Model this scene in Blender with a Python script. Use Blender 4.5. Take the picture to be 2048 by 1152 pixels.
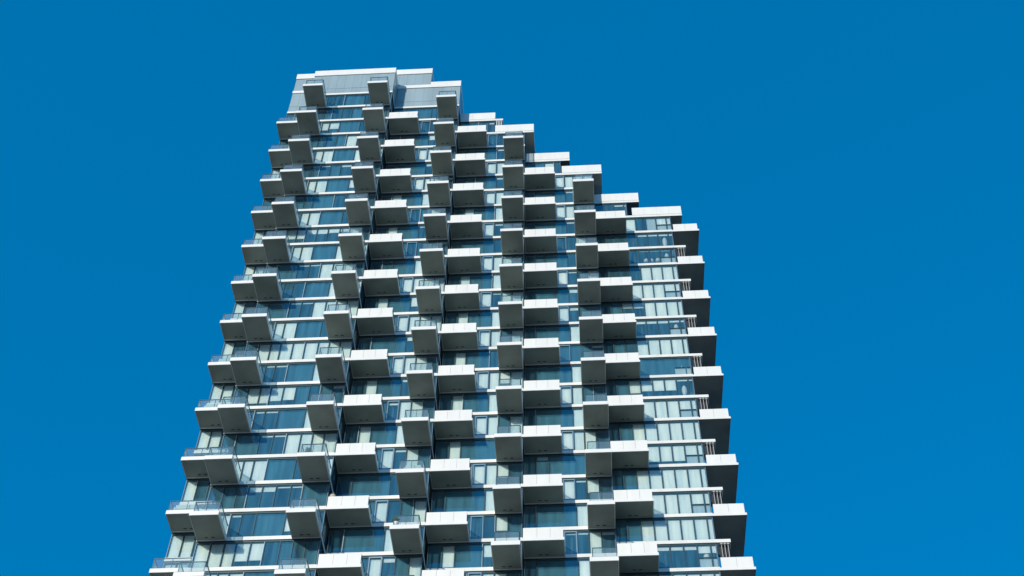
import bpy, math, random
from mathutils import Vector, Matrix
random.seed(7)
for o in list(bpy.data.objects): bpy.data.objects.remove(o)
C = bpy.context.scene
COL = C.collection
rad = math.radians

# ---------------------------------------------------------------- camera
CAMP = (19.9645, -79.6426, -83.9527)
PITCH, YAW, ROLL, FPX = 0.895152466, -0.0695056, 0.01718898, 2645.57
f = Vector((math.sin(YAW)*math.cos(PITCH), math.cos(YAW)*math.cos(PITCH), math.sin(PITCH)))
rt = Vector((math.cos(YAW), -math.sin(YAW), 0)); up = rt.cross(f)
r2 = rt*math.cos(ROLL)+up*math.sin(ROLL); u2 = -rt*math.sin(ROLL)+up*math.cos(ROLL)
cd = bpy.data.cameras.new('camera'); cam = bpy.data.objects.new('camera', cd); COL.objects.link(cam)
M = Matrix((r2, u2, -f)).transposed().to_4x4(); M.translation = Vector(CAMP); cam.matrix_world = M
cd.sensor_width = 36; cd.lens = 36*FPX/2048; cd.clip_start = 0.5; cd.clip_end = 20000
C.camera = cam
GZ = -85.6                                            # street level, the camera stands 1.65 m above it

# ---------------------------------------------------------------- sky and sun
SUN = Vector((0.48, 1.0, -0.36)).normalized()         # direction the light travels
el = math.asin(-SUN.z); az = math.atan2(-SUN.x, -SUN.y)
w = bpy.data.worlds.new('World'); C.world = w; w.use_nodes = True
nt = w.node_tree; nt.nodes.clear()
sky = nt.nodes.new('ShaderNodeTexSky'); sky.sky_type = 'NISHITA'; sky.sun_disc = False
sky.sun_elevation = el; sky.sun_rotation = az; sky.ozone_density = 6; sky.air_density = 1.0; sky.dust_density = 0.3
hs = nt.nodes.new('ShaderNodeHueSaturation'); hs.inputs['Saturation'].default_value = 1.25; hs.inputs['Hue'].default_value = 0.49
bg = nt.nodes.new('ShaderNodeBackground'); bg.inputs['Strength'].default_value = 0.15
out = nt.nodes.new('ShaderNodeOutputWorld')
mx = nt.nodes.new('ShaderNodeMix'); mx.data_type = 'RGBA'; mx.inputs[0].default_value = 0.58; mx.inputs[7].default_value = (0.0, 0.85, 2.12, 1)
nt.links.new(sky.outputs[0], hs.inputs['Color']); nt.links.new(hs.outputs[0], mx.inputs[6]); nt.links.new(mx.outputs[2], bg.inputs[0]); nt.links.new(bg.outputs[0], out.inputs[0])
sd = bpy.data.lights.new('sun', 'SUN'); sd.energy = 2.48; sd.angle = rad(0.5); sd.color = (1.0, 0.925, 0.80)
so = bpy.data.objects.new('sun', sd); COL.objects.link(so); so.rotation_euler = SUN.to_track_quat('-Z', 'Y').to_euler(); so.location = (-60, -120, 60)
C.view_settings.view_transform = 'Standard'; C.view_settings.look = 'None'
C.view_settings.exposure = 0.6; C.view_settings.gamma = 1

# ---------------------------------------------------------------- materials
def mat(name, base, rough=0.5, metal=0.0, var=0.0, scale=2.0, spec=0.5, stretch=None):
    m = bpy.data.materials.new(name); m.use_nodes = True; n = m.node_tree
    b = n.nodes['Principled BSDF']; b.inputs['Roughness'].default_value = rough; b.inputs['Metallic'].default_value = metal
    b.inputs['Specular IOR Level'].default_value = spec
    b.inputs['Base Color'].default_value = (*base, 1)
    if var > 0:
        tc = n.nodes.new('ShaderNodeTexCoord'); mp = n.nodes.new('ShaderNodeMapping')
        if stretch: mp.inputs['Scale'].default_value = stretch
        ge = n.nodes.new('ShaderNodeNewGeometry')
        n.links.new(ge.outputs['Position'], mp.inputs[0])
        nz = n.nodes.new('ShaderNodeTexNoise'); nz.inputs['Scale'].default_value = scale; nz.inputs['Detail'].default_value = 5
        n.links.new(mp.outputs[0], nz.inputs['Vector'])
        cr = n.nodes.new('ShaderNodeValToRGB')
        cr.color_ramp.elements[0].position = 0.3; cr.color_ramp.elements[1].position = 0.7
        cr.color_ramp.elements[0].color = (*[max(0, c*(1-var)) for c in base], 1)
        cr.color_ramp.elements[1].color = (*[min(1, c*(1+var*0.6)) for c in base], 1)
        n.links.new(nz.outputs['Fac'], cr.inputs[0]); n.links.new(cr.outputs[0], b.inputs['Base Color'])
    return m
def glass(name, tint, film, filmfac, refl, rough=0.0, streak=True, trans=False):
    """window glass: tinted transmission, mirror reflection rising at grazing angles, a thin dusty film with streaks"""
    m = bpy.data.materials.new(name); m.use_nodes = True; n = m.node_tree; n.nodes.clear(); L = n.links
    o = n.nodes.new('ShaderNodeOutputMaterial')
    t = n.nodes.new('ShaderNodeBsdfTransparent'); t.inputs[0].default_value = (*tint, 1)
    g = n.nodes.new('ShaderNodeBsdfGlossy'); g.inputs['Roughness'].default_value = rough; g.inputs[0].default_value = (0.85, 0.95, 1.0, 1)
    d = n.nodes.new('ShaderNodeBsdfDiffuse'); d.inputs[0].default_value = (*film, 1)
    fr = n.nodes.new('ShaderNodeFresnel'); fr.inputs[0].default_value = 1.5
    ma = n.nodes.new('ShaderNodeMath'); ma.operation = 'MULTIPLY_ADD'; ma.inputs[1].default_value = 0.9; ma.inputs[2].default_value = refl
    ma.use_clamp = True
    L.new(fr.outputs[0], ma.inputs[0])
    m1 = n.nodes.new('ShaderNodeMixShader'); m2 = n.nodes.new('ShaderNodeMixShader')
    L.new(ma.outputs[0], m1.inputs[0]); L.new(t.outputs[0], m1.inputs[1]); L.new(g.outputs[0], m1.inputs[2])
    m2.inputs[0].default_value = filmfac
    if trans:
        tl = n.nodes.new('ShaderNodeBsdfTranslucent'); tl.inputs[0].default_value = (*film, 1)
        m3 = n.nodes.new('ShaderNodeMixShader'); m3.inputs[0].default_value = 0.5
        L.new(d.outputs[0], m3.inputs[1]); L.new(tl.outputs[0], m3.inputs[2]); d = m3
    L.new(m1.outputs[0], m2.inputs[1]); L.new(d.outputs[0], m2.inputs[2]); L.new(m2.outputs[0], o.inputs[0])
    if streak:
        ge = n.nodes.new('ShaderNodeNewGeometry'); mp = n.nodes.new('ShaderNodeMapping'); mp.inputs['Scale'].default_value = (1.5, 1.5, 0.12)
        nz = n.nodes.new('ShaderNodeTexNoise'); nz.inputs['Scale'].default_value = 1.6; nz.inputs['Detail'].default_value = 4
        mr = n.nodes.new('ShaderNodeMapRange'); mr.inputs[1].default_value = 0.3; mr.inputs[2].default_value = 0.75
        mr.inputs[3].default_value = filmfac*0.5; mr.inputs[4].default_value = filmfac*1.5
        L.new(ge.outputs['Position'], mp.inputs[0]); L.new(mp.outputs[0], nz.inputs['Vector']); L.new(nz.outputs['Fac'], mr.inputs[0]); L.new(mr.outputs[0], m2.inputs[0])
        # faint waviness of the panes
        n2 = n.nodes.new('ShaderNodeTexNoise'); n2.inputs['Scale'].default_value = 0.9
        bp = n.nodes.new('ShaderNodeBump'); bp.inputs['Strength'].default_value = 0.05; bp.inputs['Distance'].default_value = 0.05
        L.new(ge.outputs['Position'], n2.inputs['Vector']); L.new(n2.outputs['Fac'], bp.inputs['Height']); L.new(bp.outputs[0], g.inputs['Normal'])
    return m
WHITE = mat('white_panel', (0.80, 0.795, 0.76), 0.45, 0, 0.05, 1.0, stretch=(1, 1, 0.25))
WHITE2 = mat('white_slab_edge', (0.78, 0.775, 0.74), 0.5, 0, 0.09, 0.9, stretch=(1, 1, 0.3))
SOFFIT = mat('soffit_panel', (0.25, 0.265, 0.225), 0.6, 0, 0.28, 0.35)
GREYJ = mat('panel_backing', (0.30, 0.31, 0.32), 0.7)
JOINT = mat('dark_joint', (0.03, 0.032, 0.035), 0.7)
TRIM = mat('soffit_trim', (0.42, 0.43, 0.42), 0.4, 0.2)
FRAME = mat('window_frame', (0.045, 0.085, 0.095), 0.4, 0.3)
FRAMEL = mat('door_frame', (0.20, 0.33, 0.42), 0.35, 0.4)
SUNEDGE = mat('sunlit_edge_paint', (0.5, 0.6, 0.65), 0.4, 0.1)  # pale colour painted in for sun catching the mullion sides
SILVER = mat('corner_mullion', (0.16, 0.23, 0.28), 0.35, 0.4)
RAILM = mat('handrail_metal', (0.07, 0.14, 0.17), 0.35, 0.5)
GLASS = glass('window_glass', (0.91, 0.96, 0.93), (0.13, 0.43, 0.60), 0.19, 0.15)
RGLASS = glass('balcony_glass', (0.80, 0.92, 0.92), (0.50, 0.64, 0.69), 0.26, 0.08, streak=False, trans=True)
BLIND = mat('roller_blind', (0.92, 0.91, 0.86), 0.8, 0, 0.02, 0.8)
SHEER = mat('grey_curtain', (0.02, 0.10, 0.145), 0.85, 0, 0.25, 0.7, stretch=(1.6, 1.6, 0.12))
FROST = mat('frosted_infill', (0.55, 0.62, 0.64), 0.5, 0, 0.05, 1)
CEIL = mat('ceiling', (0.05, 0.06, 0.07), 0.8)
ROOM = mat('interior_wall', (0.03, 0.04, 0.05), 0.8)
SPAN = mat('spandrel_panel', (0.31, 0.40, 0.43), 0.22, 0.0, 0.12, 0.5, stretch=(1.2, 1.2, 0.25))
ASPH = mat('ground_paving', (0.13, 0.125, 0.115), 0.9, 0, 0.35, 0.04)
FWHITE = mat('furniture_white', (0.8, 0.8, 0.78), 0.4, 0, 0.03, 3)
FINM = mat('fin_metal', (0.42, 0.42, 0.40), 0.5)
FTAN = mat('furniture_tan', (0.50, 0.42, 0.32), 0.7, 0, 0.2, 6)
FDARK = mat('furniture_dark', (0.06, 0.05, 0.07), 0.6, 0, 0.1, 4)
FPINK = mat('cushion_lilac', (0.45, 0.30, 0.42), 0.8, 0, 0.1, 4)

# ---------------------------------------------------------------- mesh helper
class MB:
    def __init__(s): s.v=[]; s.f=[]; s.m=[]; s.mats=[]
    def mi(s, m):
        if m not in s.mats: s.mats.append(m)
        return s.mats.index(m)
    def box(s, x0,x1,y0,y1,z0,z1, m, bottom=None, skip=''):
        i=len(s.v); k=s.mi(m); kb=s.mi(bottom) if bottom else k
        s.v += [(x0,y0,z0),(x1,y0,z0),(x1,y1,z0),(x0,y1,z0),(x0,y0,z1),(x1,y0,z1),(x1,y1,z1),(x0,y1,z1)]
        for n,q,kk in (('b',(0,3,2,1),kb),('t',(4,5,6,7),k),('f',(0,1,5,4),k),('r',(1,2,6,5),k),('k',(2,3,7,6),k),('l',(3,0,4,7),k)):
            if n in skip: continue
            s.f.append(tuple(i+a for a in q)); s.m.append(kk)
    def quad(s, pts, m):
        i=len(s.v); s.v+=pts; s.f.append(tuple(range(i,i+len(pts)))); s.m.append(s.mi(m))
    def lathe(s, c, prof, m, n=16, sx=1, sy=1):
        i=len(s.v); k=s.mi(m)
        for r,z in prof:
            for a in range(n):
                t=2*math.pi*a/n; s.v.append((c[0]+r*sx*math.cos(t), c[1]+r*sy*math.sin(t), c[2]+z))
        for j in range(len(prof)-1):
            for a in range(n):
                b=(a+1)%n; s.f.append((i+j*n+a,i+j*n+b,i+(j+1)*n+b,i+(j+1)*n+a)); s.m.append(k)
        s.f.append(tuple(i+a for a in range(n))[::-1]); s.m.append(k)
        j=len(prof)-1; s.f.append(tuple(i+j*n+a for a in range(n))); s.m.append(k)
    def join(s, o, off=(0,0,0)):
        i=len(s.v); s.v+=[(a+off[0],b+off[1],c+off[2]) for a,b,c in o.v]; s.f+=[tuple(i+q for q in t) for t in o.f]
        mp=[s.mi(m) for m in o.mats]; s.m+=[mp[k] for k in o.m]
    def mesh(s, name):
        me=bpy.data.meshes.new(name); me.from_pydata(s.v,[],s.f)
        for m in s.mats: me.materials.append(m)
        me.polygons.foreach_set('material_index', s.m); me.update(); return me
def link(name, me, parent=None, loc=(0,0,0)):
    o=bpy.data.objects.new(name, me); COL.objects.link(o); o.location=loc
    if parent: o.parent=parent
    return o
def build(name, mb, parent=None, loc=(0,0,0), bevel=0, smooth=False):
    me = mb.mesh(name)
    if smooth:
        for p in me.polygons: p.use_smooth=True
    o = link(name, me, parent, loc)
    if bevel:
        b=o.modifiers.new('bevel','BEVEL'); b.width=bevel; b.segments=2; b.limit_method='ANGLE'
    return o
def tag(o, label, cat, group=None):
    o['label']=label; o['category']=cat
    if group: o['group']=group
    return o

# ---------------------------------------------------------------- setting
g = MB(); N=48; R=6000
g.quad([(R*math.cos(2*math.pi*i/N), R*math.sin(2*math.pi*i/N), GZ) for i in range(N)], ASPH)
go = build('ground', g); go['kind']='structure'

# ---------------------------------------------------------------- tower geometry
H = 3.0
XL = [-13.42, -10.32, -0.33, 7.50, 15.32, 23.10]           # left end of each bay column
XR = [-10.32, -0.33, 7.50, 15.32, 23.10, 31.72]
PL = [2.27, 0.0, 2.27, 4.54, 6.82, 8.99]                   # facade depth of each bay column
BACK = 27.0
SL = 0.36                                                  # slab edge height
TOPW = [17, 17, 17, 16, 14, 12]                            # highest full storey
BOT = -8                                                   # lowest storey built in full
BASE = (9.0, 14.0, GZ)
tower = bpy.data.objects.new('apartment_tower', None); COL.objects.link(tower); tower.location = BASE
tag(tower, 'tall stepped apartment tower with white slab edges, staggered grey-bottomed balconies and teal glass', 'building')
def L(x, y, z): return (x-BASE[0], y-BASE[1], z-BASE[2])

# floors -------------------------------------------------------
def xr_at(k, fl):
    if fl <= TOPW[k]+1: return XR[k]
    return {3:{18:11.70}, 4:{16:20.53}, 5:{14:28.35}}.get(k, {}).get(fl)
for fl in range(-28, 19):
    s = MB()
    for k in range(6):
        x1 = xr_at(k, fl)
        if x1 is None: continue
        if k in (0,1,2) and fl > 18: continue
        yb = BACK
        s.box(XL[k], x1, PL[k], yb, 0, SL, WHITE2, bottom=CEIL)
    build('floor_slab', s, tower, L(0,0,fl*H))

# window bays ----------------------------------------------------
G1 = [-10.32,-9.1,-8.0,-7.06,-5.91,-4.77,-3.54,-2.52,-1.51,-0.33]
G1o= [-10.32,-9.1,-8.0,-7.13,-5.93,-3.55,-2.45,-0.33]
G0 = [-13.42,-12.36,-11.36,-10.32]
G2 = [-0.33,0.85,2.02,3.14,4.29,5.33,6.42,7.50]
G2o= [-0.33,0.95,2.0,3.1,4.22,5.33,6.42,7.50]
G3 = [7.50,8.72,9.76,10.90,12.08,13.05,14.1,15.32]
G4 = [15.32,16.4,17.52,18.68,19.84,20.82,21.9,23.10]
G5 = [23.10,24.23,25.38,26.54,27.70,28.86,30.02,31.18,31.72]
# blind drop per pane (fraction of the height), 'c' = grey curtain behind a blank pane
c='c'
T1 = {17:{2:0,3:0,4:c,5:0}, 15:{2:.6,3:.5,4:c,5:0}, 13:{2:.95,3:1,4:c,5:1}, 11:{2:.9,3:.93,4:c,5:.6}, 9:{2:.95,3:1,4:c,5:0},
      7:{2:1,3:1,4:c,5:1}, 5:{2:0,3:0,4:c,5:1}, 3:{2:1,3:1,4:c,5:0}, 1:{2:.06,3:.06,4:c,5:1}, -1:{2:.06,3:.06,4:c,5:1},
      -3:{1:1,2:.95,3:.95,4:c,5:0}, -5:{1:1,2:.06,3:0,4:c,5:.75}, -7:{2:.1,3:1,4:c,5:0},
      16:{2:c,3:0,4:0,5:c,6:.1,7:0}, 14:{1:c,2:0,3:0,4:c,5:.95,6:0,7:c}, 12:{2:.05,3:.05,4:c,5:.12,6:0,7:0}, 10:{1:c,2:0,3:c,4:c,5:0,6:c,7:.1},
      8:{1:.6,2:.6,3:.3,4:.3,5:.25,6:.2,7:.5}, 6:{1:c,2:c,3:.06,4:.06,5:.98,6:1,7:.95}, 4:{1:c,2:c,3:.05,4:.05,5:1,6:1,7:1,8:1},
      2:{1:1,2:.97,3:.93,4:.93,5:1,6:1,7:1,8:1}, 0:{1:.78,2:.78,3:.68,4:.65,5:c,6:0,7:c,8:.1}, -2:{1:c,2:c,3:.06,4:.06,5:1,6:1,7:1,8:1},
      -4:{1:c,2:0,3:.2,4:.2,5:.05,6:.05,7:c,8:c}, -6:{0:1,1:1,2:1,3:.72,4:.7,5:0,6:c,7:0,8:c}, -8:{2:.2,3:.9,4:.9}}
Te = {2:{16:(0,0),14:(1,1),12:(1,1),10:(0,c),8:(0,0),6:(1,1),4:(1,1),2:(1,1),0:(.12,1),-2:(1,.08),-4:(1,0),-6:(1,.15),-8:(1,1)},
      3:{16:(0,0),14:(1,1),12:(1,1),10:(1,.08),8:(1,1),6:(1,.05),4:(1,.9),2:(.9,1),0:(1,1),-2:(1,.97),-4:(0,0),-6:(1,1),-8:(1,1)},
      4:{14:(1,1),12:(1,.9),10:(0,0),8:(1,.06),6:(1,.15),4:(c,c),2:(1,1),0:(1,.93),-2:(1,.06),-4:(.06,.06),-6:(1,1),-8:(1,1)}}
To = {2:{17:(0,0),15:(0,.35),13:(0,.15),11:(.5,.85),9:(.5,.06),7:(0,1),5:(1,.55),3:(c,.2),1:(1,.1),-1:(1,1),-3:(c,0),-5:(c,1),-7:(1,1)},
      3:{17:(0,0),15:(0,.1),13:(0,.1),11:(1,1),9:(c,0),7:(1,1),5:(1,1),3:(1,0),1:(1,1),-1:(1,c),-3:(c,1),-5:(.9,.5),-7:(1,1)},
      4:{15:(0,.1),13:(c,.08),11:(c,.08),9:(0,0),7:(c,.2),5:(c,1),3:(c,1),1:(c,1),-1:(.15,c),-3:(c,1),-5:(c,.9),-7:(1,1)}}
T5 = {13:{1:0,2:.1,3:.12}, 12:{3:1,4:0,5:'f',6:.9,7:.9}, 11:{3:0,4:.1,5:.1,6:.1,7:.1}, 10:{3:0,4:.02,5:.02,6:.02,7:0}, 9:{2:0,3:0,4:.98,5:.98,6:1,7:1},
      8:{3:1,4:1,5:1,6:1,7:1}, 7:{2:.3,3:.32,4:1,5:1,6:1,7:1}, 6:{3:.14,4:.14,5:.14,6:.1,7:.1}, 5:{2:0,3:1,4:1,5:1,6:1,7:1}, 4:{3:c,4:c,5:c,6:c,7:c},
      3:{2:.7,3:.6,4:.6,5:.6,6:.07,7:.06}, 2:{3:1,4:1,5:1,6:1,7:1}, 1:{1:c,2:1,3:1,4:.97,5:.97,6:.97,7:.97}, 0:{3:.78,4:.78,5:.78,6:1,7:1},
      -1:{1:c,2:1,3:1,4:1,5:1,6:1,7:1}, -2:{3:1,4:1,5:1,6:1,7:1}, -3:{1:c,2:1,3:1,4:1,5:1,6:1,7:1}, -4:{3:.14,4:.14,5:.14,6:.3,7:.3}, -5:{2:.1,3:.12,4:.12,5:.12,6:.12,7:.12}}

def bay_spec(k, fl):
    odd = fl % 2 != 0
    rnd = random.Random(k*1000+fl*7)
    if k == 0:
        g = G0; v = {0:1 if rnd.random()<.7 else c, 1:1 if rnd.random()<.55 else 0, 2:rnd.choice([1,c,.1])}
        if fl in (-5,-6): v = {0:1,1:1,2:c}
    elif k == 1:
        g = G1o if odd else G1; v = dict(T1.get(fl, {}))
        if odd: v.setdefault(6, rnd.choice([0,1])); v.setdefault(1, rnd.choice([c,1]))
    elif k in (2,3,4):
        gr = {2:G2, 3:G3, 4:G4}[k]
        if odd:
            g = G2o if k == 2 else gr
            a, b = To[k].get(fl, (c,1)); v = {0:0, 1:a, 2:c, 3:c, 4:b, 5:rnd.choice([0,1]), 6:0}
            if k == 4 and a == c: v[1] = c
            # cream blind sits in the second pane, the next two are blank glass
        else:
            g = gr; a, b = Te[k].get(fl, (1,1)); v = {0:0, 1:0, 2:c, 3:a, 4:b, 5:rnd.choice([.6,1,c]), 6:rnd.choice([c,1,.1,0])}
    else:
        g = G5; v = dict(T5.get(fl, {}))
        v.setdefault(0, 0); v.setdefault(1, c if rnd.random()<.6 else 0)
    return g, v

def bay(k, fl, g, v, xmax=None, close=0.16):
    """meshes of one glazed bay, origin at (0, facade plane, storey floor)"""
    odd = fl % 2 != 0
    gl, fr, bl = MB(), MB(), []
    z0, z1 = SL+0.003, H-0.003
    x0, x1 = g[0]+0.02, g[-1]-0.02
    if xmax: g=[a for a in g if a < xmax-0.3]+[xmax]; x1 = xmax
    ys = 0.13
    gl.quad([(x0,ys,z0+.03),(x1,ys,z0+.03),(x1,ys,z1-.03),(x0,ys,z1-.03)], GLASS)
    fr.box(x0,x1,0.07,0.19,z1-0.17,z1,FRAME); fr.box(x0,x1,0.07,0.19,z0,z0+0.06,FRAME)
    for i,a in enumerate(g):
        end = i in (0, len(g)-1)
        m = SILVER if end else FRAME
        wd = (0.085 if k == 5 else 0.06)
        blank = (not end) and v.get(i-1)==c and v.get(i)==c
        if blank: continue
        if end:
            xa = a+0.025 if i==0 else a-0.025-wd
            fr.box(xa, xa+wd, 0.05, 0.20, z0+.06, z1-.17, m)
        else:
            fr.box(a-wd/2, a+wd/2, 0.06, 0.20, z0+.06, z1-.17, m)
            if (k*7+i*3+fl) % 4 == 0 and k < 5: fr.box(a-wd/2-.032, a-wd/2-.002, 0.055, 0.12, z0+.06, z1-.17, SUNEDGE)  # thin pale strip, a painted sunlit edge on the mullion's left
    for i in range(len(g)-1):
        a, b = g[i]+.06, g[i+1]-.06
        d = v.get(i, 0)
        if k in (2,3,4) and not odd and i == 3:               # balcony door leaf, thicker frame
            for (p,q) in ((a-.01,a+.08),(b-.06,b+.01)): fr.box(p,q,0.045,0.06,z0+.06,z1-.10,FRAMEL)
            fr.box(a+.08,b-.06,0.045,0.06,z1-.24,z1-.10,FRAMEL); fr.box(a+.08,b-.06,0.045,0.06,z0+.06,z0+.2,FRAMEL)
            a += .09; b -= .05
        if k == 5 and not odd and i in (6,7):                 # transom with frosted lower light
            fr.box(a,b,0.07,0.19,1.42,1.49,FRAME)
            q=MB(); q.box(a,b,0.215,0.222,z0+.06,1.42,FROST); bl.append(('frosted_panel',q))
        if d == c:
            q=MB(); q.box(a-.06,b+.06,0.30,0.31,z0+.05,z1-.12,SHEER); bl.append(('curtain',q))
        elif d == 'f':
            q=MB(); q.box(a,b,0.24,0.25,z0+.05,z1-.12,FROST); bl.append(('blind',q))
        elif d > 0:
            top = z1-.20; full = top-(z0+.06)
            q=MB(); q.box(a,b,0.235,0.242,top-full*d,top,BLIND)
            if d < .98: q.box(a,b,0.23,0.25,top-full*d-.03,top-full*d,BLIND)
            bl.append(('blind',q))
    return gl, fr, bl
bays = []
for k in range(6):
    for fl in range(BOT, TOPW[k]+1):
        g_, v_ = bay_spec(k, fl); bays.append((k, fl, g_, v_, None))
bays += [(3,17,G3,{0:0,1:0,2:c,3:.1},11.66), (4,15,G4,{0:0,1:c,2:1,3:0},19.45), (5,13,G5,{0:0,1:0,2:.1,3:.12},26.90)]
def px_area(b):                                            # how large a bay shows in the photo
    k, fl = b[0], b[1]
    w_ = (b[4] or XR[k])-XL[k]
    vis = {0:.35,1:.8,2:.35,3:.35,4:.35,5:.8}[k]
    hid = 0.02 if fl < -7 or (k==5 and fl < -5) or (k in (3,4) and fl < -6) else 1
    return w_*vis*hid/(95+fl*3)
bays.sort(key=px_area, reverse=True)
rest = MB()
for i, (k, fl, g_, v_, xm) in enumerate(bays):
    gl, fr, bl = bay(k, fl, g_, v_, xm)
    if i < 99:
        wo = build('window', gl, tower, L(0, PL[k], fl*H))
        build('frame', fr, wo)
        for nm, q in bl: build(nm, q, wo)
    else:
        for q in [gl, fr]+[b[1] for b in bl]: rest.join(q, L(0, PL[k], fl*H))
ro = build('window_band', rest, tower); ro['kind']='stuff'

# glazed side walls ------------------------------------------------
def side(x, y0, y1, face, n=2, seed=0):
    gl, fr = MB(), MB(); z0, z1 = SL+.003, H-.003; xs = x-0.13*face
    a, b = y0+.14, y1+.05
    gl.quad([(xs,a,z0+.03),(xs,b,z0+.03),(xs,b,z1-.03),(xs,a,z1-.03)], GLASS)
    xa, xb = sorted((x-.07*face, x-.19*face))
    fr.box(xa,xb,a,b,z1-.10,z1,FRAME); fr.box(xa,xb,a,b,z0,z0+.06,FRAME)
    for i in range(1,n):
        yy = a+(b-a)*i/n; fr.box(xa,xb,yy-.025,yy+.025,z0+.06,z1-.1,FRAME)
    rn = random.Random(seed); q = MB()
    for i in range(n):
        if rn.random() < .35:
            ya, yb = a+(b-a)*i/n+.05, a+(b-a)*(i+1)/n-.05; d = rn.choice([.3,.6,1])
            xa2, xb2 = sorted((x-.24*face, x-.247*face)); q.box(xa2,xb2,ya,yb,z1-.13-2.35*d,z1-.13,BLIND)
    fr.join(q); return gl, fr
cnt = 0
srest = MB()
for fl in range(TOPW[0], BOT-1, -1):
    for k in (1,2,3,4):
        if fl > TOPW[k] and not (k==3 and fl==17) : continue
        y1 = PL[k+1]
        if k==3 and fl==17: continue
        gl, fr = side(XR[k], PL[k], y1, 1, 2, k*91+fl)
        if cnt < 98 and k < 4: so_ = build('side_window', gl, tower, L(0,0,fl*H)); build('frame', fr, so_); cnt += 1
        else: srest.join(gl, L(0,0,fl*H)); srest.join(fr, L(0,0,fl*H))
    for x, a, b, fc, n in ((XL[1],0,2.27,-1,2), (XL[0],2.27,BACK-.4,-1,18)) + (((XR[5],8.99,BACK-.4,1,14),) if fl<=12 else ()):
        gl, fr = side(x, a, b, fc, n, int(x*7)+fl); srest.join(gl, L(0,0,fl*H)); srest.join(fr, L(0,0,fl*H))
for fl, k, x, y0, y1 in ((17,3,11.70,4.54,11.0),(15,4,19.5,6.82,13),(13,5,26.95,8.99,15)):
    gl, fr = side(x, y0, y1, 1, 4, fl); srest.join(gl, L(0,0,fl*H)); srest.join(fr, L(0,0,fl*H))
# exposed upper storeys of the stepped right side
for fl, k in ((17,2),(16,3),(15,3),(14,4),(13,4)):
    gl, fr = side(XR[k], PL[k+1]+.2, BACK-.4, 1, 12, fl); srest.join(gl, L(0,0,fl*H)); srest.join(fr, L(0,0,fl*H))
sr = build('side_window_band', srest, tower); sr['kind']='stuff'

# dark rooms behind the glass, party walls, back wall, lower storeys ----
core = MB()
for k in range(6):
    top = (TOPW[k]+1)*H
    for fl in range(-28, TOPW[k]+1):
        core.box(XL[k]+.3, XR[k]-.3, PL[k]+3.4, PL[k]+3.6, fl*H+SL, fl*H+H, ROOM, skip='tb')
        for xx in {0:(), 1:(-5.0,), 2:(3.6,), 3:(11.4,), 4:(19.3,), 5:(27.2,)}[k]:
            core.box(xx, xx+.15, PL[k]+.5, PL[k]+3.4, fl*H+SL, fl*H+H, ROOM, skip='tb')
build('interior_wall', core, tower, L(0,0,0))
bw = MB()
for k in range(6):
    bw.box(XL[k], XR[k], BACK+.01, BACK+.3, GZ, (TOPW[k]+1)*H, SPAN)
build('rear_wall', bw, tower, L(0,0,0))
lo = MB()
for k in range(6):
    for fl in range(-28, BOT):
        lo.box(XL[k]+.1, XR[k]-.1, PL[k]+.13, PL[k]+.2, fl*H+SL+.003, fl*H+H-.003, SPAN)
        lo.box(XL[k]+.05, XL[k]+.1, PL[k]+.13, BACK-.2, fl*H+SL+.003, fl*H+H-.003, SPAN)
        lo.box(XR[k]-.1, XR[k]-.05, PL[k]+.13, BACK-.2, fl*H+SL+.003, fl*H+H-.003, SPAN)
build('lower_facade', lo, tower, L(0,0,0))

# projecting balconies with glass railings ---------------------------
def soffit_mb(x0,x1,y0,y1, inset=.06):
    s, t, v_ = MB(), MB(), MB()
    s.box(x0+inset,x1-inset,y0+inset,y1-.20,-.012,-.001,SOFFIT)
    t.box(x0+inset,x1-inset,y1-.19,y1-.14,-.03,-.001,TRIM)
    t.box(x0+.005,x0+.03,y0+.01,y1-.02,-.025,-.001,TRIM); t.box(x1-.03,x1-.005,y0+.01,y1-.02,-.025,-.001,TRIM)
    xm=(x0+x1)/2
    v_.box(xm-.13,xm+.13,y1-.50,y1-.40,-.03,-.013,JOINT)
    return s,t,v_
def rail(mbg, mbm, path, z0, h, posts=True):
    """glass balustrade along a polyline (x,y): panes, shoe posts and a round-edged top rail"""
    for (a,b) in zip(path, path[1:]):
        if abs(a[0]-b[0]) > abs(a[1]-b[1]):
            xa,xb = sorted((a[0],b[0])); n = max(1, round((xb-xa)/1.25)); y=a[1]
            for i in range(n):
                p=xa+(xb-xa)*i/n+.03; q=xa+(xb-xa)*(i+1)/n-.03
                mbg.quad([(p,y,z0+.02),(q,y,z0+.02),(q,y,z0+h-.05),(p,y,z0+h-.05)], RGLASS)
                mbm.box(p-.05,p-.01,y-.02,y+.03,z0,z0+h-.05,RAILM)
            mbm.box(xb-.04,xb,y-.02,y+.03,z0,z0+h-.05,RAILM)
            mbm.box(xa-.02,xb+.02,y-.03,y+.04,z0+h-.05,z0+h,RAILM)
        else:
            ya,yb = sorted((a[1],b[1])); n = max(1, round((yb-ya)/1.5)); x=a[0]
            for i in range(n):
                p=ya+(yb-ya)*i/n+.05; q=ya+(yb-ya)*(i+1)/n-.03
                mbg.quad([(x,p,z0+.02),(x,q,z0+.02),(x,q,z0+h-.05),(x,p,z0+h-.05)], RGLASS)
                if i: mbm.box(x-.02,x+.03,p-.05,p-.01,z0,z0+h-.05,RAILM)
            mbm.box(x-.03,x+.04,ya+.045,yb,z0+h-.05,z0+h,RAILM)
AW, AD, AT = 2.33, 3.09, 0.42
sl = MB(); sl.box(-AW,0,-AD,-.005,0,AT,WHITE); slabA = sl.mesh('balcony')
s_,t_,v_ = soffit_mb(-AW,0,-AD,-.005); sofA, triA, venA = s_.mesh('soffit'), t_.mesh('soffit_trim'), v_.mesh('soffit_vent')
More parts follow.
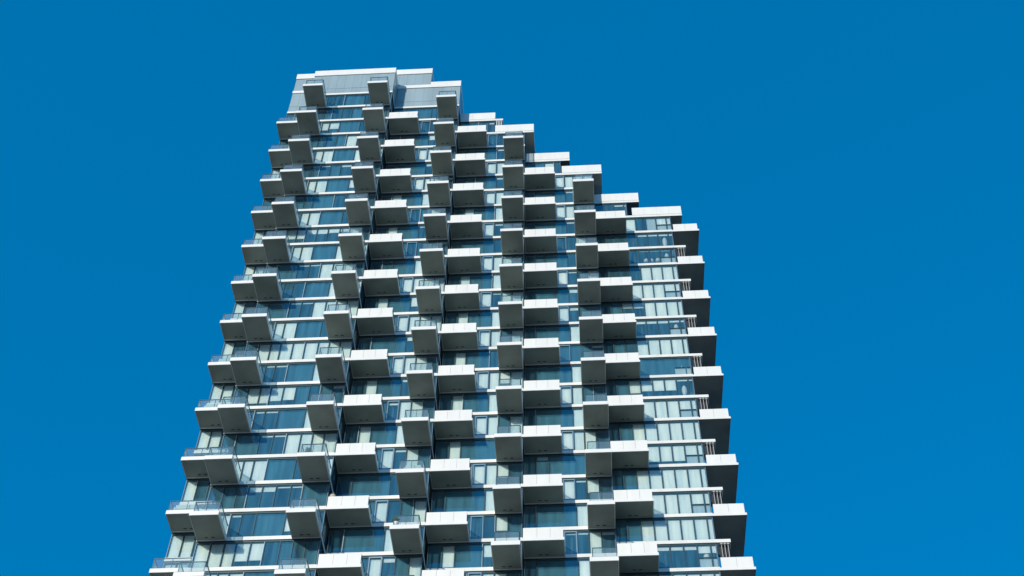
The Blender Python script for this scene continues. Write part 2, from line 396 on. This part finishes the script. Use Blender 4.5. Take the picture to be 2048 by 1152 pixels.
rg, rm = MB(), MB(); rail(rg, rm, [(-AW+.26,-.05),(-AW+.26,-AD+.14),(-.10,-AD+.14),(-.10,-.05)], AT, 1.06)
rgA, rmA = rg.mesh('railing'), rm.mesh('handrail')
def add_bevel(o, wd=.012):
    b=o.modifiers.new('bevel','BEVEL'); b.width=wd; b.segments=2; b.limit_method='ANGLE'
def place(parts, x, y, z, root='balcony'):
    r = link(root, parts[0], tower, L(x,y,z)); add_bevel(r)
    for nm, me in parts[1:]:
        if nm == 'soffit_vent':
            for dx in (-.32,.22): link(nm, me, r, (dx,0,0))
        else: link(nm, me, r)
    return r
PA = [slabA, ('soffit',sofA), ('soffit_trim',triA), ('soffit_vent',venA), ('railing',rgA), ('handrail',rmA)]
A_AT = [(-7.93,0.0,17), (-0.33,0.0,17), (7.50,2.27,17), (15.32,4.54,15), (23.10,6.82,13)]
for x,y,top in A_AT:
    for fl in range(top, BOT-1, -2): place(PA, x, y, fl*H)

# corner balconies with solid white parapets --------------------------
BWD, BDP = 3.46, 2.265
sl = MB(); sl.box(0.004,BWD,0,BDP,0,.29,WHITE); slabB = sl.mesh('corner_balcony')
pr_ = MB(); n=[.03,1.20,2.29,3.38]
for a,b in zip(n,n[1:]): pr_.box(a+.010,b-.010,.03,.07,.293,1.38,WHITE)
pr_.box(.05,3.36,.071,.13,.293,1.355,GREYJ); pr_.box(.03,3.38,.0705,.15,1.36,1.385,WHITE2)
parB = pr_.mesh('parapet')
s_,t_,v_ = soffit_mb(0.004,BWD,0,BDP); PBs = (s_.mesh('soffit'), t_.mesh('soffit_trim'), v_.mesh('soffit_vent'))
rg, rm = MB(), MB(); rail(rg, rm, [(3.33,.14),(3.33,BDP-.04)], .29, 1.06)
PB = [slabB, ('parapet',parB), ('soffit',PBs[0]), ('soffit_trim',PBs[1]), ('soffit_vent',PBs[2]), ('railing',rg.mesh('railing')), ('handrail',rm.mesh('handrail'))]
for x,y,top in ((-0.33,0.0,16),(7.50,2.27,16),(15.32,4.54,14),(23.10,6.82,12)):
    for fl in range(top, BOT-1, -2): place(PB, x, y, fl*H, 'corner_balcony')
# glass-railed corner balconies at the left end
sl = MB(); sl.box(-3.12,-.004,0,BDP,0,.40,WHITE); slab0 = sl.mesh('end_balcony')
s_,t_,v_ = soffit_mb(-3.12,-.004,0,BDP)
rg, rm = MB(), MB(); rail(rg, rm, [(-3.0,BDP-.04),(-3.0,.12),(-.05,.12)], .40, 1.08)
P0 = [slab0, ('soffit',s_.mesh('soffit')), ('soffit_trim',t_.mesh('soffit_trim')), ('soffit_vent',v_.mesh('soffit_vent')), ('railing',rg.mesh('railing')), ('handrail',rm.mesh('handrail'))]
for fl in range(16, BOT-1, -2): place(P0, -10.32, 0.0, fl*H, 'end_balcony')
# right end: deep balconies with parapets on even floors, short slabs with hanging fins on odd floors
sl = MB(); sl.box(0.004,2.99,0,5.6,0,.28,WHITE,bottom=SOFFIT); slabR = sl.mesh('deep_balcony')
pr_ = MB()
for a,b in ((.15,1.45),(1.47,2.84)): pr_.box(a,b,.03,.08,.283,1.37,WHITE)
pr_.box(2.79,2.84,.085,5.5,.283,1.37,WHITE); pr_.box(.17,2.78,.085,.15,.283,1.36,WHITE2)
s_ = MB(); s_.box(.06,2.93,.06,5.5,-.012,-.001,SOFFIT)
PR = [slabR, ('parapet',pr_.mesh('parapet')), ('soffit',s_.mesh('soffit'))]
for fl in range(12, BOT-1, -2): place(PR, XR[5], 8.99, fl*H, 'deep_balcony')
sl = MB(); sl.box(0.004,1.23,0,1.6,0,SL,WHITE); slabT = sl.mesh('slab_canopy')
fn = MB()
for dx in (.38,.66,.94): fn.box(dx,dx+.05,.12,.20,-2.70,-.003,FINM)
for dx in (.32,.60,.88): fn.box(dx,dx+.18,.05,.11,-.16,-.04,FINM)
fn.box(.25,1.12,.40,.44,-2.70,-.003,JOINT)  # dark sheet standing in for the shaded soffit between the fins
PT = [slabT, ('screen_fins', fn.mesh('screen_fins'))]
for fl in range(11, BOT, -2): place(PT, XR[5], 8.99, fl*H, 'slab_canopy')

# stepped roofs: parapets and overhanging slabs -------------------------
def terrace(x0, x1, y, fl, roomx=None, ext=None, depth=5.0, top=1.8):
    m = MB()
    n = max(1, round((x1-x0)/1.55))
    for i in range(n):
        a=x0+(x1-x0)*i/n; b=x0+(x1-x0)*(i+1)/n; m.box(a+.004,b-.004,y-.03,y+.03,SL+.003,top,WHITE)
    m.box(x0+.02,x1-.02,y+.031,y+.16,SL+.003,top-.02,WHITE2)
    m.box(x1-.06,x1-.003,y+.165,y+depth,SL+.003,top,WHITE)
    o = build('roof_parapet', m, tower, L(0,0,fl*H))
    if ext:
        e = MB(); e.box(ext+.003,x1,y-.001,y+depth,0,SL,WHITE2,bottom=SOFFIT); build('overhang', e, o)
terrace(7.52, 11.70, 4.54, 18)
terrace(11.74, 16.39, 4.54, 17, ext=15.32, depth=3.6)
terrace(15.34, 20.53, 6.82, 16)
terrace(19.56, 24.20, 6.82, 15, ext=23.10, depth=3.6)
terrace(23.12, 28.35, 8.99, 14)
terrace(27.43, 33.05, 8.99, 13, ext=31.72, depth=5.0)
e = MB(); e.box(11.70+.003,12.65,4.54,6.4,0,SL,WHITE2)
for dx in (.15,.35,.55,.75):
    e.box(11.7+dx,11.76+dx,4.66,4.78,-2.6,-.003,FWHITE); e.box(11.68+dx,11.80+dx,4.59,4.65,-.16,-.04,FWHITE)
build('slab_canopy', e, tower, L(0,0,54))
# upper storeys: blank spandrel walls and the mechanical penthouse
def panelled(name, x0,x1,y0,y1,z0,z1, pitch=1.02, seams=()):
    m = MB(); m.box(x0+.02,x1-.02,y0+.03,y1,z0,z1,JOINT)
    n = max(1, round((x1-x0)/pitch)); zs=[z0]+[s for s in seams if z0<s<z1]+[z1]
    for za,zb in zip(zs,zs[1:]):
        for i in range(n):
            a=x0+(x1-x0)*i/n; b=x0+(x1-x0)*(i+1)/n; m.box(a+.006,b-.006,y0,y0+.028,za+.008,zb-.008,SPAN,skip='k')
        ny = max(1, round((y1-y0-.1)/1.15))
        for sx in (0,1):
            for i in range(ny):
                a=y0+.035+(y1-y0-.04)*i/ny; b=y0+.035+(y1-y0-.04)*(i+1)/ny
                xa,xb = ((x0,x0+.018) if sx==0 else (x1-.018,x1)); m.box(xa,xb,a+.006,b-.006,za+.008,zb-.008,SPAN)
    for s in zs[1:-1]: m.box(x0-.01,x1+.01,y0-.025,y0-.001,s-.025,s+.025,SPAN)
    return build(name, m, tower, L(0,0,0))
z18, z195 = 54+SL+.003, 58.71
panelled('penthouse_wall', -10.30,-.35,.08,14,z18,z195,1.0,(55.56,))
panelled('penthouse_wall', -13.40,-10.32,2.35,14,z18,z195,1.0,(55.56,))
panelled('penthouse_wall', -.33,7.48,2.35,14,z18,z195,1.15,(55.56,))
panelled('penthouse_wall', -13.40,3.74,2.36,13.9,59.42,62.22,1.0)
def cap(x0,x1,y0,y1,z0,z1):
    m=MB(); n=max(1,round((x1-x0)/3.3))
    m.box(x0,x1,y0,y1,z0,z1,WHITE)
    return build('roof_parapet', m, tower, L(0,0,0), bevel=.015)
cap(-10.33,-.32,-.02,14.1,58.712,59.91)
cap(3.76,7.52,2.25,14.1,58.712,60.0)
cap(-.318,3.755,2.25,14.1,58.712,59.40)
cap(-13.43,-10.332,2.25,14.1,58.712,59.25)
cap(-13.44,3.78,2.25,14.0,62.225,63.4)
m=MB(); m.box(-13.40,-10.34,2.36,13.9,59.26,59.41,SPAN); build('penthouse_base', m, tower, L(0,0,0))

# ---------------------------------------------------------------- furniture
def bar_stool(x,y,z,label,rz=0):
    r = bpy.data.objects.new('bar_stool', None); COL.objects.link(r); r.location=(x,y,z); r.rotation_euler=(0,0,rz)
    m=MB(); m.lathe((0,0,.74),[(.05,-.02),(.17,.0),(.21,.05),(.19,.08),(.04,.07)],FWHITE,18); build('seat',m,r,smooth=True)
    m=MB(); n_=11; pts=[(.23*math.cos(math.pi*i/(n_-1)), .23*math.sin(math.pi*i/(n_-1))) for i in range(n_)]
    hh=[.86+.34*math.sin(math.pi*i/(n_-1))**.5 for i in range(n_)]
    for i in range(n_-1):
        p,q=pts[i],pts[i+1]; h0=.82
        m.quad([(p[0],p[1],h0),(q[0],q[1],h0),(q[0]*1.06,q[1]*1.06,hh[i+1]),(p[0]*1.06,p[1]*1.06,hh[i])],FWHITE)
        m.quad([(p[0]*.9,p[1]*.9,hh[i]),(q[0]*.9,q[1]*.9,hh[i+1]),(q[0]*.84,q[1]*.84,h0),(p[0]*.84,p[1]*.84,h0)],FWHITE)
        m.quad([(p[0]*1.06,p[1]*1.06,hh[i]),(q[0]*1.06,q[1]*1.06,hh[i+1]),(q[0]*.9,q[1]*.9,hh[i+1]),(p[0]*.9,p[1]*.9,hh[i])],FWHITE)
    build('backrest',m,r)
    for i in range(4):
        t=math.pi/4+i*math.pi/2; m=MB(); m.lathe((.15*math.cos(t),.15*math.sin(t),0),[(.015,0),(.018,.735)],FDARK,8); build('leg',m,r)
    tag(r,label,'bar stool','round-backed bar stools behind the glass'); return r
for xx,lb,rz in ((28.45,'white round-backed bar stool behind glass, leftmost of three in the upper right apartment',.3),
               (29.12,'white round-backed bar stool behind glass, middle of three in the upper right apartment',-1.0),
               (29.75,'white round-backed bar stool behind glass, rightmost of three in the upper right apartment',.1)):
    bar_stool(xx, 9.50, 30+SL+.001, lb, math.pi+rz)
def oval_lamp(x,y,z,h,label,grp='tall white oval lamps behind the corner glass'):
    r = bpy.data.objects.new('oval_lamp', None); COL.objects.link(r); r.location=(x,y,z)
    m=MB(); m.lathe((0,0,0),[(.16,0),(.16,.03),(.03,.05)],FDARK,16); build('foot',m,r)
    m=MB(); m.lathe((0,0,0),[(.015,.05),(.015,.45)],FDARK,8); build('stem',m,r)
    m=MB(); pr=[(max(.01,.27*math.sin(math.pi*i/12)),.45+(h-.45)*(1-math.cos(math.pi*i/12))/2) for i in range(13)]
    m.lathe((0,0,0),pr,FWHITE,20); build('lamp_shade',m,r,smooth=True)
    tag(r,label,'lamp',grp)
for fl,h,lb in ((11,2.2,'tall white oval lamp behind corner glass, highest of the right-hand apartments'),
                (10,2.3,'tall white oval lamp behind corner glass beside the three bar stools'),
                (6,2.2,'tall white oval lamp behind corner glass in the storey with short blinds'),
                (4,2.2,'tall white oval lamp behind corner glass in the storey without any blinds'),
                (3,1.9,'tall white oval lamp behind corner glass in the storey with two-thirds drawn blinds'),
                (-4,2.3,'tall white oval lamp behind corner glass, lowest of the right-hand apartments')):
    oval_lamp(30.78, 9.55, fl*H+SL+.001, h, lb)
def table(x,y,z,label,m1=FWHITE,w_=.9,d_=.6):
    r = bpy.data.objects.new('balcony_table', None); COL.objects.link(r); r.location=(x,y,z)
    m=MB(); m.box(-w_/2,w_/2,-d_/2,d_/2,.66,.70,m1); build('table_top',m,r,bevel=.008)
    for sx in (-1,1):
        for sy in (-1,1):
            m=MB(); m.box(sx*(w_/2-.08)-.02,sx*(w_/2-.08)+.02,sy*(d_/2-.08)-.02,sy*(d_/2-.08)+.02,0,.66,FDARK); build('leg',m,r)
    return tag(r,label,'table')
def armchair(x,y,z,label,m1,rz=0):
    r = bpy.data.objects.new('balcony_armchair', None); COL.objects.link(r); r.location=(x,y,z); r.rotation_euler=(0,0,rz)
    m=MB(); m.box(-.32,.32,-.32,.30,.26,.44,m1); build('seat',m,r,bevel=.03)
    m=MB(); m.box(-.32,.32,.22,.32,.45,.88,m1); build('backrest',m,r,bevel=.03)
    for sx in (-1,1):
        m=MB(); m.box(sx*.36-.04,sx*.36+.04,-.32,.32,.14,.60,m1); build('armrest',m,r,bevel=.02)
        for sy in (-1,1):
            m=MB(); m.box(sx*.32-.02,sx*.32+.02,sy*.28-.02,sy*.28+.02,0,.135,FDARK); build('leg',m,r)
    return tag(r,label,'armchair')
def sofa(x,y,z,label,m1,w_=1.5,rz=0):
    r = bpy.data.objects.new('balcony_sofa', None); COL.objects.link(r); r.location=(x,y,z); r.rotation_euler=(0,0,rz)
    m=MB(); m.box(-w_/2,w_/2,-.38,.34,.12,.42,m1); build('seat',m,r,bevel=.03)
    m=MB(); m.box(-w_/2,w_/2,.28,.40,.43,.86,m1); build('backrest',m,r,bevel=.03)
    for sx in (-1,1):
        m=MB(); m.box(sx*(w_/2+.07)-.07,sx*(w_/2+.07)+.07,-.38,.40,.12,.62,m1); build('armrest',m,r,bevel=.02)
    return tag(r,label,'sofa')
def planter(x,y,z,label,m1,h=.9):
    r = bpy.data.objects.new('potted_plant', None); COL.objects.link(r); r.location=(x,y,z)
    m=MB(); m.lathe((0,0,0),[(.16,0),(.22,.42),(.24,.45),(.20,.45),(.19,.40)],m1,16); build('pot',m,r,smooth=True)
    m=MB(); rn=random.Random(int(x*100))
    for i in range(70):
        t=rn.random()*6.28; e_=rn.random(); rr=.10+.22*rn.random(); zz=.45+h*.7*e_
        cx,cy=rr*math.cos(t)*(1-.5*e_),rr*math.sin(t)*(1-.5*e_); s2=.07
        m.quad([(cx-s2*math.sin(t),cy+s2*math.cos(t),zz),(cx,cy,zz-.04),(cx+s2*math.sin(t),cy-s2*math.cos(t),zz),(cx*1.3,cy*1.3,zz+.12)],LEAF)
    build('foliage',m,r); return tag(r,label,'plant')
LEAF = mat('plant_leaf', (0.05,0.10,0.03), 0.6, 0, 0.3, 5)
zA = lambda fl: fl*H+AT+.001
z0_ = lambda fl: fl*H+.401
sofa(-12.1, .75, z0_(-4), 'white sofa behind the glass railing of the lowest full left-end balcony', FWHITE, 1.6, math.pi)
armchair(-9.0, -1.9, zA(-5), 'lilac armchair behind glass on the lowest full projecting balcony at left', FPINK, .4)
table(-11.2, 1.3, z0_(-2), 'white table behind the railing of the second left-end balcony from the bottom', FWHITE, 1.0, .7)
armchair(-12.3, 1.1, z0_(-2), 'dark armchair beside a white table on a left-end balcony', FDARK, .8)
sofa(-12.0, .8, z0_(0), 'white sofa behind the railing of the third left-end balcony from the bottom', FWHITE, 1.5, math.pi)
sofa(-11.9, .8, z0_(2), 'pale sofa on a left-end balcony, fourth from the bottom', FWHITE, 1.4, math.pi)
armchair(-12.4, .9, z0_(4), 'white armchair by the outer corner of a left-end balcony at mid height', FWHITE, -.5)
armchair(-12.7, .9, z0_(16), 'white armchair on the topmost left-end balcony', FWHITE, .2)
table(-9.3, -2.2, zA(-3), 'white table behind glass on the projecting left balcony with lilac tints', FWHITE, 1.1, .6)
armchair(-8.9, -2.1, zA(5), 'white armchair behind glass on a projecting balcony in the left column', FWHITE, 2.2)
armchair(6.6, .3, zA(-5), 'dark armchair behind glass on the lowest balcony of the third column', FDARK, 1.2)
planter(5.6, -.5, zA(-5), 'potted plant standing at the left corner of a lower glass balcony', FWHITE)
planter(-1.9, -2.6, zA(-3), 'small potted plant at the corner of a second-column glass balcony', FDARK, .6)
sofa(6.5, .1, zA(-3), 'white sofa behind glass on a third-column balcony', FWHITE, 1.3, math.pi)
u = bpy.data.objects.new('tall_urn', None); COL.objects.link(u); u.location = (-.02, .42, -4*H+.291)
m=MB(); m.lathe((0,0,0),[(.12,0),(.16,.5),(.24,1.0),(.28,1.35),(.24,1.55),(.12,1.64)],FTAN,18); build('body',m,u,smooth=True)
m=MB(); m.lathe((0,0,0),[(.07,1.641),(.06,1.8),(.08,1.84)],FWHITE,14); build('neck',m,u,smooth=True)
tag(u,'tan rounded urn with pale neck peeking over the left end of a white parapet','urn')
planter(26.1, 7.3, 10*H+.291, 'potted plant behind the right end of an upper white parapet', FWHITE, 1.1)
planter(26.0, 7.3, 2*H+.291, 'potted plant behind the right end of a mid-height white parapet', FWHITE, 1.1)

# ---------------------------------------------------------------- render settings
C.render.engine='CYCLES'
C.cycles.max_bounces=8; C.cycles.transparent_max_bounces=16; C.cycles.glossy_bounces=3; C.cycles.diffuse_bounces=4
